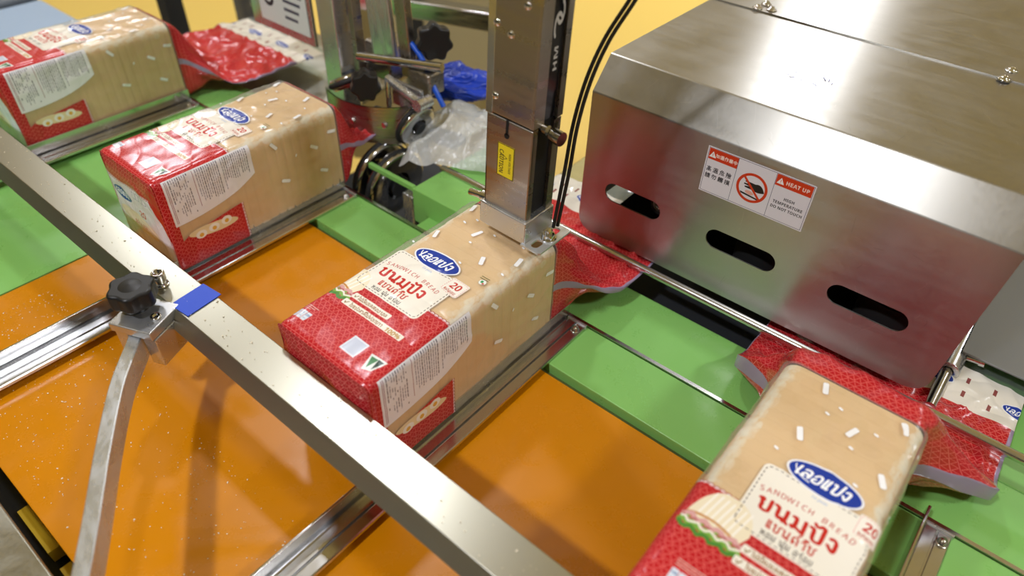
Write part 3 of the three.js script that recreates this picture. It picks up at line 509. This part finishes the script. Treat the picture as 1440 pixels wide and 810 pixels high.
// ---------------------------------------------------------------- print head column
const head = thing('print_head', 'tall upright steel coding head standing over the middle loaf', 'print head', [-0.329, 0.141, -0.417]);
head.rotation.z = -0.030;
{
  const cov = (x0, x1, y0, y1, z0, z1) => lim(x0, x1, y0, y1, z0, z1, .0015);
  add(head, 'base_cap', lim(-.027, .027, 0, .024, -.022, .020, .0015), M.alu, 'light grey cap at the foot');
  const low = add(head, 'lower_cover', [cov(-.0245, .0245, .012, .113, .0125, .017), cov(-.0245, -.021, .012, .113, -.02, .017), lim(.021, .0245, .014, .113, .010, .016), lim(.021, .0245, .014, .113, -.021, -.012)], M.steelBrown);
  const up = add(head, 'upper_cover', [lim(-.0185, .0245, .115, .62, .0135, .018, .0015), lim(.021, .0255, .115, .62, .004, .0175), lim(.021, .0255, .115, .62, -.021, -.014)], M.steelBrown);
  add(head, 'side_post', [lim(-.0265, -.0185, .112, .62, .011, .0165, .0008), lim(-.0265, -.0225, .112, .62, -.022, .012, .0008)], M.steelPolished, 'polished corner post');
  add(head, 'core', lim(-.0205, .0205, .014, .62, -.021, .012), M.blackMatte, 'black inner mechanism');
  add(head, 'side_window', lim(.0212, .0236, .117, .62, -.0138, .0038), M.glossBlack, 'glossy dark side panel');
  for (const [x, y] of [[.0, .185], [-.014, .19], [-.013, .131], [.003, .232]]) { const s = add(head, 'screw', lathe([[0, .0018], [.0022, .0016], [.0034, 0], [.0034, -.001]], 20).rotateX(Math.PI / 2), M.chrome); s.position.set(x - .002, y, .0182); }
  add(head, 'screw', lathe([[0, .0018], [.0022, .0016], [.0034, 0], [.0034, -.001]], 20).rotateX(Math.PI / 2).translate(.012, .21, .0182), M.chrome);
  add(head, 'notch', [lim(-.003, -.0005, .1, .1135, .0168, .0174), cyl([-.0018, .099, .0168], [-.0018, .099, .0174], .0026)], M.blackMatte);
  const th = add(head, 'thumb_screw', [cyl([.024, .112, .004], [.030, .112, .004], .0042), cyl([.031, .106, -.002], [.041, .106, -.001], .0062), cyl([.024, .107, -.002], [.031, .106, -.002], .0035)], M.chrome);
  add(head, 'side_stud', [cyl([-.028, .014, .0], [-.040, .013, .0015], .0058, .0058, 6), cyl([-.040, .013, .0015], [-.054, .0115, .003], .0034), lim(-.031, -.027, .006, .030, -.007, .006)], M.chrome);
  // caution sticker
  const cautionTex = canvasTex(256, 512, (g, w, h) => { g.fillStyle = '#f2dc1c'; g.fillRect(0, 0, w, h); g.strokeStyle = '#1a1a10'; g.lineWidth = 10; g.strokeRect(6, 6, w - 12, h - 12); g.save(); g.translate(w / 2, h / 2); g.rotate(Math.PI / 2); g.fillStyle = '#1a1a10'; g.font = 'bold 84px sans-serif'; g.textAlign = 'center'; g.fillText('CAUTION', 20, 92); g.font = 'bold 46px sans-serif'; g.font = 'bold 44px sans-serif'; g.fillText('HIGH VOLTAGE', 10, -48); g.restore(); g.strokeStyle = '#1a1a10'; g.lineWidth = 7; g.beginPath(); g.moveTo(150, 200); g.lineTo(96, 230); g.lineTo(96, 170); g.closePath(); g.stroke(); });
  add(head, 'caution_sticker', box(.0185, .032, .0003).translate(.0065 - .008, .0745, .01725), [...'123456'].map((_, i) => (i === 4 ? std({ map: cautionTex, roughness: .5 }) : M.yellow)), 'yellow CAUTION sticker');
  // maker print on the dark side panel
  const sideTex = canvasTex(256, 1024, (g, w, h) => { g.fillStyle = '#101014'; g.fillRect(0, 0, w, h); g.strokeStyle = '#c9c9c9'; g.lineWidth = 26; g.lineCap = 'round'; g.beginPath(); g.arc(128, 640, 70, 2.4, 5.6); g.stroke(); g.beginPath(); g.arc(150, 560, 60, 5.2, 9); g.stroke(); g.fillStyle = '#c9c9c9'; g.save(); g.translate(160, 900); g.rotate(-Math.PI / 2); g.font = 'bold 96px sans-serif'; g.fillText('HM', 0, 0); g.restore(); g.beginPath(); g.arc(128, 110, 60, 0, 5); g.stroke(); });
  add(head, 'side_print', box(.0003, .14, .0172).translate(.0239, .21, -.005), [...'123456'].map((_, i) => (i === 0 ? std({ map: sideTex, roughness: .12 }) : M.glossBlack)), 'dark panel printed with a white swirl');
  add(head, 'foot_bracket', (() => { const s = new THREE.Shape(); s.moveTo(0, 0); s.lineTo(.020, 0); s.lineTo(.022, .002); s.lineTo(.022, .046); s.lineTo(.020, .048); s.lineTo(.002, .048); s.lineTo(0, .044); s.lineTo(0, 0); const slot = (y0, y1) => { const p = new THREE.Path(); p.moveTo(.007, y0); p.lineTo(.007, y1); p.absarc(.011, y1, .004, Math.PI, 0, true); p.lineTo(.015, y0); p.absarc(.011, y0, .004, 0, Math.PI, true); return p; }; s.holes.push(slot(.008, .013), slot(.033, .039)); return new THREE.ExtrudeGeometry(s, { depth: .0018, bevelEnabled: false }).rotateX(-Math.PI / 2).translate(.024, -.0005, .0215); })(), M.galv, 'slotted foot bracket');
  add(head, 'hex_nut', [cyl([.037, .001, -.003], [.037, .0065, -.003], .0062, .0062, 6), cyl([.037, .001, -.003], [.037, .0022, -.003], .0075), cyl([.037, .006, -.003], [.037, .0105, -.003], .0033)], M.chrome);
}
for (const [i, d] of [[0, 0], [1, .0045]]) single('cable', tube([[-.2914 + d * .3, .150, -.426 - d], [-.2915 + d * .7, .2055, -.436 - d * .6], [-.2933 + d, .2456, -.445], [-.2893 + d, .2853, -.452], [-.282 + d, .317, -.46], [-.2677 + d, .3489, -.465], [-.2586 + d, .3723, -.47], [-.235, .425, -.48 + d]], .0017, 80, 8), M.black, i ? 'second thin black cable of the pair beside the print head, further from it' : 'thin black cable of the pair beside the print head, nearer to it', 'cable', undefined, 'pair of thin black cables');

// ---------------------------------------------------------------- steel hood
const hood = thing('heater_hood', 'large shiny stainless steel hood with three slots and a warning label', 'hood');
{
  const x0 = -.356, x1 = .0415, zf = -.570, yb = .042, yt = .2105, yc = .2425, zc = -.597, zs = -.822, ze = -1.25;
  const sh = new THREE.Shape(); sh.moveTo(x0, yt - .006); sh.lineTo(x0, yb + .022); sh.quadraticCurveTo(x0, yb, x0 + .022, yb); sh.lineTo(x1 - .030, yb); sh.quadraticCurveTo(x1 - .0085, yb, x1 - .0075, yb + .020); sh.lineTo(x1, yt - .006);
  for (const [a, b] of [[-.3255, -.2565], [-.2025, -.1285], [-.0765, -.004]]) { const y = .1055, r = .0112, p = new THREE.Path(); p.absarc(a + r, y, r, Math.PI / 2, Math.PI * 1.5, false); p.absarc(b - r, y, r, -Math.PI / 2, Math.PI / 2, false); p.closePath(); sh.holes.push(p); }
  const front = new THREE.ExtrudeGeometry(sh, { depth: .0016, bevelEnabled: false, curveSegments: 20 }).translate(0, 0, zf - .0016);
  for (const g of [front]) { const p = g.attributes.position, u = g.attributes.uv; for (let i = 0; i < p.count; i++) u.setXY(i, p.getX(i) * 2.5, p.getY(i) * 2.5); }
  // bent top sheet: rounded fold, chamfer, rounded fold, top
  const path = []; const arc = (cx, cy, r, a0, a1, n) => { for (let i = 0; i <= n; i++) { const a = a0 + ((a1 - a0) * i) / n; path.push([cx + Math.cos(a) * r, cy + Math.sin(a) * r]); } };
  const ang = Math.atan2(yc - yt, zf - zc);   // chamfer slope
  // two folds of 4 mm radius with the flat chamfer between them
  const turn = Math.PI / 2 - ang, r0 = .004, d1 = r0 * Math.tan(turn / 2), d2 = r0 * Math.tan(ang / 2);
  path.push([zf, yt - .006]); arc(zf - r0, yt - d1, r0, 0, turn, 6); arc(zc - d2, yc - r0, r0, turn, Math.PI / 2, 6); for (let q = 1; q <= 10; q++) path.push([zc - d2 + ((zs - zc + d2) * q) / 10, yc + .0008 * q / 10]);
  const strip = (pts, thick, a, b) => { const n = 24, g = gridGeo(pts.length - 1, n, (i, j) => { const x = a + ((b - a) * j) / n; return [x, pts[i][1], pts[i][0], x * 2.5, pts[i][0] * 2.5]; }); const h = gridGeo(pts.length - 1, n, (i, j) => { const x = a + ((b - a) * j) / n; return [x, pts[i][1] - thick, pts[i][0] - thick * .4, x, i]; }, true); return mergeGeometries([g, h]); };
  const hoodMap = canvasTex(1024, 1024, (g, w, h) => {
    g.fillStyle = '#c2c0ba'; g.fillRect(0, 0, w, h);
    let s2 = 21; const r = () => { s2 = (s2 * 1664525 + 1013904223) >>> 0; return s2 / 4294967296; };
    for (let i = 0; i < 380; i++) { g.globalAlpha = .12 + .3 * r(); g.strokeStyle = r() < .6 ? '#e6e4de' : '#98958c'; g.lineWidth = .6 + r() * .9; const x = r() * w, y = r() * h, a = r() * 6.3, l = 4 + r() * r() * 50; g.beginPath(); g.moveTo(x, y); g.quadraticCurveTo(x + Math.cos(a) * l * .5 + r() * 6, y + Math.sin(a) * l * .5, x + Math.cos(a) * l, y + Math.sin(a) * l); g.stroke(); }
    for (let i = 0; i < 60; i++) { g.globalAlpha = .04; g.fillStyle = r() < .5 ? '#a8a69c' : '#d6d4ce'; g.beginPath(); g.ellipse(r() * w, r() * h, 4 + r() * 26, 3 + r() * 12, r() * 3, 0, 7); g.fill(); }
    g.globalAlpha = 1;
  });
  const fineRough = fieldTex(256, (x, y) => .8 + .10 * pn(x, y, [2, 2]) + .08 * pn(x, y, [.4, 7]) + .10 * (rnd() - .5));
  M.hoodSteel = phys({ color: 0xe6e5e3, map: hoodMap, metalness: 1, roughness: .44, roughnessMap: fineRough, anisotropy: .8, anisotropyRotation: Math.PI / 2 });
  add(hood, 'front_panel', front, M.hoodSteel);
  add(hood, 'top_sheet', strip(path, .0015, x0, x1), M.hoodSteel);
  add(hood, 'rear_top_sheet', lim(x0, x1, yc + .0008, yc + .0024, ze, zs + .012), M.hoodSteel);
  add(hood, 'side_sheet', extrudeX([[zf - .002, yb + .02], [zf - .002, yt - .006], [zc - .002, yc - .004], [ze, yc - .004], [ze, yb + .02]], x0, x0 + .0016), M.steelSatin);
  add(hood, 'side_sheet', extrudeX([[zf - .002, yb + .02], [zf - .002, yt - .006], [zc - .002, yc - .004], [ze, yc - .004], [ze, yb + .02]], x1 - .0112, x1 - .0096), M.steelSatin);
  for (const [x, z] of [[-.0375, -.833], [-.0385, -.806], [-.300, -.815], [-.297, -.833], [-.285, -.82]]) add(hood, 'cap_nut', lathe([[0, .0052], [.0026, .0046], [.004, .0026], [.0045, .0022], [.006, .0018], [.006, 0]], 20).translate(x, yc + .002, z), M.chrome);
  // pen marks on the sheet
  add(hood, 'pen_mark', (() => { let s2 = 3; const r = () => { s2 = (s2 * 1664525 + 1013904223) >>> 0; return s2 / 4294967296; }; const L = []; for (let i = 0; i < 9; i++) L.push(box(.002 + r() * .010, .0002, .0007).rotateY(r() * 3).translate(-.205 + r() * .05, yc + .0009, -.655 - r() * .035)); return L; })(), std({ color: 0x3a3f86, roughness: .6 }), 'blue pen marks');
  const warn = canvasTex(1070, 500, (g, w, h) => {
    g.fillStyle = '#e9e7ee'; g.fillRect(0, 0, w, h); g.strokeStyle = '#4a4a68'; g.lineWidth = 4; g.strokeRect(14, 10, w - 28, h - 24);
    const OR = '#d63a12';
    g.beginPath(); g.moveTo(322, 10); g.lineTo(322, h - 14); g.moveTo(702, 10); g.lineTo(702, h - 14); g.stroke();
    g.fillStyle = OR; g.fillRect(20, 14, 300, 116); g.fillRect(706, 14, w - 726, 116);
    const tri = (x, y, s) => { g.fillStyle = '#fff'; g.beginPath(); g.moveTo(x, y - s); g.lineTo(x + s, y + s * .8); g.lineTo(x - s, y + s * .8); g.fill(); g.fillStyle = OR; g.fillRect(x - 3, y - s * .4, 6, s * .7); g.fillRect(x - 3, y + s * .45, 6, 6); };
    tri(62, 78, 36); tri(752, 78, 36);
    glyphLine(g, '加溫作業中', 208, 76, 40, 6, '#ffe9e0', HAN, { straight: 1, gap: 1.5 });
    glyphLine(g, '高溫危險', 168, 232, 52, 6, '#26262e', HAN, { straight: 1, gap: 3.4 });
    glyphLine(g, '請勿觸摸', 168, 308, 52, 6, '#26262e', HAN, { straight: 1, gap: 3.4 });
    g.fillStyle = '#ffe9e0'; g.font = 'bold 56px sans-serif'; g.textAlign = 'left'; g.fillText('HEAT UP', 800, 97);
    g.fillStyle = '#26262e'; g.textAlign = 'center'; g.font = 'bold 42px sans-serif'; g.fillText('HIGH', 880, 258); g.fillText('TEMPERATURE', 880, 312); g.fillText('DO NOT TOUCH', 880, 366);
    // no-touch sign
    g.fillStyle = '#1d1a1c'; g.beginPath(); g.moveTo(640, 270); g.quadraticCurveTo(600, 180, 540, 210); g.lineTo(440, 205); g.lineTo(435, 216); g.lineTo(490, 228); g.lineTo(430, 232); g.lineTo(428, 245); g.lineTo(490, 252); g.lineTo(440, 262); g.lineTo(444, 275); g.lineTo(530, 280); g.quadraticCurveTo(580, 300, 640, 270); g.fill();
    g.fillStyle = '#e8b0a0'; g.beginPath(); g.ellipse(500, 318, 44, 20, .1, 0, 7); g.fill();
    g.fillStyle = '#1d1a1c'; g.beginPath(); g.moveTo(408, 330); g.lineTo(600, 352); g.lineTo(612, 368); g.lineTo(420, 350); g.fill();
    g.strokeStyle = OR; g.lineWidth = 27; g.beginPath(); g.arc(512, 262, 142, 0, 7); g.stroke(); g.lineWidth = 22; g.beginPath(); g.moveTo(414, 164); g.lineTo(610, 360); g.stroke();
  });
  const paper = std({ color: 0xe9e7ee, roughness: .5 });
  add(hood, 'warning_label', box(.1045, .0485, .0003).translate(-.1695, .1768, zf + .0003), [0, 1, 2, 3, 4, 5].map((i) => (i === 4 ? std({ map: warn, roughness: .45 }) : paper)), 'white and orange warning label with no-touch sign');
}
// sealing unit under the hood, glimpsed through the slots
const seal = thing('sealing_unit', 'dark sealing rollers half hidden inside the steel hood', 'machine');
add(seal, 'back_plate', lim(-.33, .03, .06, .23, -.90, -.89), M.steelSatin);
for (const x of [-.245, -.14, -.03]) { const r = add(seal, 'roller', [cyl([x, .052, -.66], [x, .115, -.66], .024), cyl([x, .115, -.66], [x, .121, -.66], .019)], M.rubber); add(r, 'roller_ring', lathe([[.007, .0], [.012, .001], [.012, .002], [.007, .002], [.007, 0]], 24).translate(x, .121, -.66), M.alu); }
{ const r = add(seal, 'roller', cyl([-.270, .092, -.65], [-.268, .100, -.592], .0115), M.rubber); add(r, 'roller_ring', lathe([[.003, 0], [.0075, .0008], [.0075, .002], [.003, .002], [.003, 0]], 24).rotateX(Math.PI / 2).translate(-.268, .100, -.592), M.alu); }
for (const x of [-.155, -.025]) add(seal, 'roller', cyl([x, .06, -.622], [x, .098, -.622], .03), M.rubber);
add(seal, 'mount_plate', lim(-.23, .03, .135, .141, -.885, -.68), M.steelSatin);
add(seal, 'belt', [lim(-.33, .03, .053, .060, -.70, -.6)], M.rubber);

// rods
single('guide_rod', cyl([-.56, .0415, -.5535], [.5, .0415, -.5535], .0046), M.steelPolished, 'long thin steel rod along the lower edge of the hood', 'rod');
{
  const g = thing('rod_clamp', 'short steel rod in a round clamp sleeve at the right end of the hood', 'rod', [0.0440, .030, 0]);
  add(g, 'rod', cyl([0, 0, -.574], [0, 0, -.80], .0052), M.steelPolished);
  add(g, 'sleeve', new THREE.LatheGeometry([[.006, 0], [.0105, 0], [.011, .001], [.011, .082], [.0105, .083], [.006, .083], [.006, 0]].map((p) => new THREE.Vector2(...p)), 28).rotateX(-Math.PI / 2).translate(0, 0, -.632), M.alu);
  add(g, 'set_screw', [cyl([.009, .001, -.664], [.022, .003, -.664], .0042), cyl([.021, .003, -.664], [.026, .004, -.664], .0055)], M.chrome);
}
single('steel_side_plate', lim(.047, .6, .040, .0425, -.86, -.655, .001), std({ color: 0x8b8e90, metalness: .9, roughness: .5 }), 'flat grey steel plate to the right of the hood', 'plate');

// ---------------------------------------------------------------- tying unit behind the second loaf
const unit = thing('gathering_unit', 'cluttered steel gathering mechanism behind the loaf with the white front end', 'machine');
{
  add(unit, 'sign_panel', lim(-1.015, -.862, .099, .42, -.606, -.601, .001), M.alu);
  const signTex = canvasTex(512, 512, (g, w, h) => { g.fillStyle = '#e9e9ec'; g.fillRect(0, 0, w, h); g.strokeStyle = '#2c2f3a'; g.lineWidth = 26; g.beginPath(); g.arc(110, 350, 46, 0, 7); g.stroke(); g.lineWidth = 12; g.beginPath(); g.moveTo(60, 300); g.lineTo(160, 300); g.stroke(); g.fillStyle = '#c8452f'; g.fillRect(270, 180, 220, 60); g.fillStyle = '#55586a'; for (let i = 0; i < 4; i++) { g.fillRect(270, 275 + i * 52, 200 - i * 22, 20); } });
  add(unit, 'sign', box(.118, .12, .0006).translate(-.93, .172, -.6004), [0, 1, 2, 3, 4, 5].map((i) => (i === 4 ? std({ map: signTex, roughness: .5 }) : M.white)), 'white printed sign');
  add(unit, 'post', lim(-.805, -.768, .03, .55, -.60, -.57, .003), M.alu);
  add(unit, 'post', lim(-.757, -.747, .1, .55, -.60, -.585, .001), M.steelBrown);
  add(unit, 'arm_plate', box(.045, .5, .008, 0, .25, 0, .002).rotateZ(.08).translate(-.705, .13, -.60), M.alu);
  add(unit, 'arm_plate', box(.02, .5, .012, 0, .25, 0, .002).rotateZ(.06).translate(-.66, .12, -.60), M.steelBrown);
  const cr = (r, y0, y1, a0, a1) => { const n = 24; return mergeGeometries([gridGeo(n, 1, (i, j) => { const a = a0 + ((a1 - a0) * i) / n; return [Math.cos(a) * r, j ? y1 : y0, Math.sin(a) * r, i / n, j]; }), gridGeo(n, 1, (i, j) => { const a = a0 + ((a1 - a0) * i) / n; return [Math.cos(a) * (r - .002), j ? y1 : y0, Math.sin(a) * (r - .002), i / n, j]; }, true)]); };
  const guard = add(unit, 'curved_guard', cr(.09, 0, .052, .5, 2.1), M.steelBrown, 'curved brown steel guard'); guard.position.set(-.705, .050, -.605);
  for (const a of [.85, 1.35, 1.8]) { const s = add(unit, 'screw', cyl([0, 0, 0], [0, 0, .004], .004), M.chrome); s.position.set(-.705 + Math.cos(a) * .089, .078, -.605 + Math.sin(a) * .089); }
  const wheel = (x, y, z, r, rz) => { const g = add(unit, 'wheel', lathe([[r * .4, -.008], [r * .9, -.008], [r, -.004], [r * .93, 0], [r, .004], [r * .9, .008], [r * .4, .008]], 40).rotateZ(rz), M.chrome); g.position.set(x, y, z); const t = add(g, 'tyre', new THREE.TorusGeometry(r * .96, .004, 10, 40).rotateX(Math.PI / 2).rotateZ(rz), M.rubber); add(g, 'hub', cyl([0, -.012, 0], [0, .012, 0], r * .3).rotateZ(rz), M.darkGrey); return g; };
  wheel(-.735, .105, -.56, .03, .5); wheel(-.625, .075, -.57, .03, 1.2); wheel(-.660, .0, -.535, .05, 1.45); wheel(-.635, -.005, -.535, .05, 1.45);
  add(unit, 'pinch_arm', [cyl([-.66, .13, -.56], [-.60, .115, -.56], .006), cyl([-.60, .115, -.552], [-.60, .115, -.575], .008), cyl([-.655, .13, -.555], [-.655, .05, -.555], .0035), lim(-.665, -.61, .09, .125, -.575, -.57, .001)], M.alu);
  add(unit, 'cross_shaft', cyl([-.72, .14, -.565], [-.60, .15, -.60], .006), M.chrome);
  add(unit, 'black_belt', box(.16, .01, .03, 0, 0, 0, .003).rotateY(.15).translate(-.66, .045, -.60), M.black);
  add(unit, 'bracket', box(.05, .05, .05, 0, 0, 0, .004).translate(-.725, .12, -.625), M.steelBrown);
  add(unit, 'bracket', box(.04, .03, .03, 0, 0, 0, .004).translate(-.63, .125, -.60), M.steelBrown);
  add(unit, 'bracket', box(.02, .08, .02, 0, 0, 0, .002).translate(-.595, -.04, -.53), M.alu);
}
const lobed = (R, n = 7, depth = .02) => { const s = new THREE.Shape(); for (let i = 0; i <= 70; i++) { const a = (i / 70) * Math.PI * 2, r = R * (1 + .09 * Math.cos(n * a)); s[i ? 'lineTo' : 'moveTo'](Math.cos(a) * r, Math.sin(a) * r); } return new THREE.ExtrudeGeometry(s, { depth, bevelEnabled: true, bevelSize: .003, bevelThickness: .004, bevelSegments: 3, bevelOffset: -.003 }); };
{
  const k = add(unit, 'knob', lobed(.018), M.black, 'black knob of the mechanism'); k.position.set(-.675, .128, -.535); k.rotation.set(-.3, .9, 0);
  const k2 = add(unit, 'knob', lobed(.022), M.black, 'black knob of the mechanism'); k2.position.set(-.645, .165, -.63); k2.rotation.set(-.3, .9, 0);
}
single('air_tube', tube([[-.66, .17, -.60], [-.635, .15, -.60], [-.61, .12, -.595], [-.595, .10, -.595]], .0035, 30), M.blueTube, 'short blue air tube beside the rear black knob', 'tube');
// blue bag and clear film on the green block
{
  const g = new THREE.SphereGeometry(1, 40, 24), p = g.attributes.position;
  for (let i = 0; i < p.count; i++) { const x = p.getX(i), y = p.getY(i), z = p.getZ(i), n = 1 + .3 * nz(x * 2, y * 2, z * 2) + .12 * nz(x * 6, y * 6, z * 6); p.setXYZ(i, x * n * .055, y * n * .022, z * n * .035); }
  g.computeVertexNormals();
  const b = single('blue_bag', g, M.blueBag, 'crumpled blue plastic bag behind the film heap', 'bag', [-.635, .098, -.66]); b.rotation.y = .5;
  const f = gridGeo(50, 40, (i, j) => { const u = i / 50 - .5, v = j / 40 - .5, d = Math.max(Math.abs(u), Math.abs(v)) * 2; return [u * .15, (1 - d * d) * .04 + .012 * nz(u * 5, v * 5) * (1 - d * .5) + .011 * Math.max(0, 1 - Math.abs(nz(u * 3 + 3, v * 3)) * 4), v * .15, u * 2, v * 2]; }, true);
  const fm = single('film_heap', f, M.film, 'heap of crumpled clear film on the green block', 'film', [-.575, .042, -.62]); fm.rotation.y = .5;
}
// background
{
  const c = thing('steel_cabinet', 'beige steel cabinet in the background left of the print head', 'cabinet', [-1.36, 0, -1.42]); c.rotation.y = .6;
  add(c, 'body', lim(-.28, .28, FY + .3, .6, -.2, .2, .005), M.beige); add(c, 'corner_post', lim(-.10, -.05, FY + .3, .6, .2, .206), M.darkGrey);
  add(c, 'foot', [lim(-.26, -.2, FY, FY + .31, -.18, .18), lim(.2, .26, FY, FY + .31, -.18, .18)], M.darkGrey);
}
single('background_beam', box(.3, .03, .03, 0, 0, 0, .003).rotateY(.35).translate(-.87, .1, -.82), M.steelPolished, 'blurred steel beam behind the blue bag', 'beam');
single('background_partition', lim(-1.44, -1.25, -.4, .22, -.82, -.81, .002), M.alu, 'blurred grey steel panel beyond the tail of the far corner loaf', 'partition');
single('dark_post', lim(-1.56, -1.52, FY, .3, -.74, -.70, .003), M.darkGrey, 'dark blurred post at the top edge beyond the far corner loaf', 'post');
single('steel_chute', [box(.34, .012, .22, 0, 0, 0, .004).rotateX(.15).translate(-1.02, -.01, -.66)], M.steelSatin, 'blurred grey steel chute behind the second loaf', 'chute');
{
  const g = thing('background_machine', 'dark blurred machine in the upper left corner', 'machine');
  add(g, 'machine_body', lim(-2.6, -1.62, -.5, .02, -.5, .3, .01), std({ color: 0x59626e, roughness: .5 })); add(g, 'blue_cover', lim(-1.61, -1.372, -.02, .012, -.50, .01, .004), M.lightBlue, 'pale blue cover');
}

// crumbs
{
  const geo = new THREE.IcosahedronGeometry(1, 0), n = 900, im = new THREE.InstancedMesh(geo, M.crumb, n), m = new THREE.Matrix4(), q = new THREE.Quaternion(), e = new THREE.Euler();
  for (let i = 0; i < n; i++) {
    const onBar = i % 6 === 0; let x, y, z;
    if (onBar) { x = i % 2 ? -.62 - rnd() * .25 : -.95 + rnd() * .9; z = -.163 - rnd() * .028; y = .1064; }
    else { x = -.75 + rnd() ** 1.5 * .6; z = -.13 + rnd() * .125; y = .0003; }
    const s = .0003 + rnd() * rnd() * .0007; e.set(rnd() * 6, rnd() * 6, rnd() * 6); m.compose(new THREE.Vector3(x, y, z), q.setFromEuler(e), new THREE.Vector3(s * 1.3, s * .7, s)); im.setMatrixAt(i, m);
  }
  im.name = 'crumbs'; im.userData = { label: 'tiny pale bread crumbs scattered over orange plate and steel bar', category: 'crumbs', kind: 'stuff' }; im.castShadow = true; scene.add(im);
}
scene.traverse((o) => { if (o.isMesh) { o.castShadow = true; o.receiveShadow = true; } });
renderer.render(scene, camera);
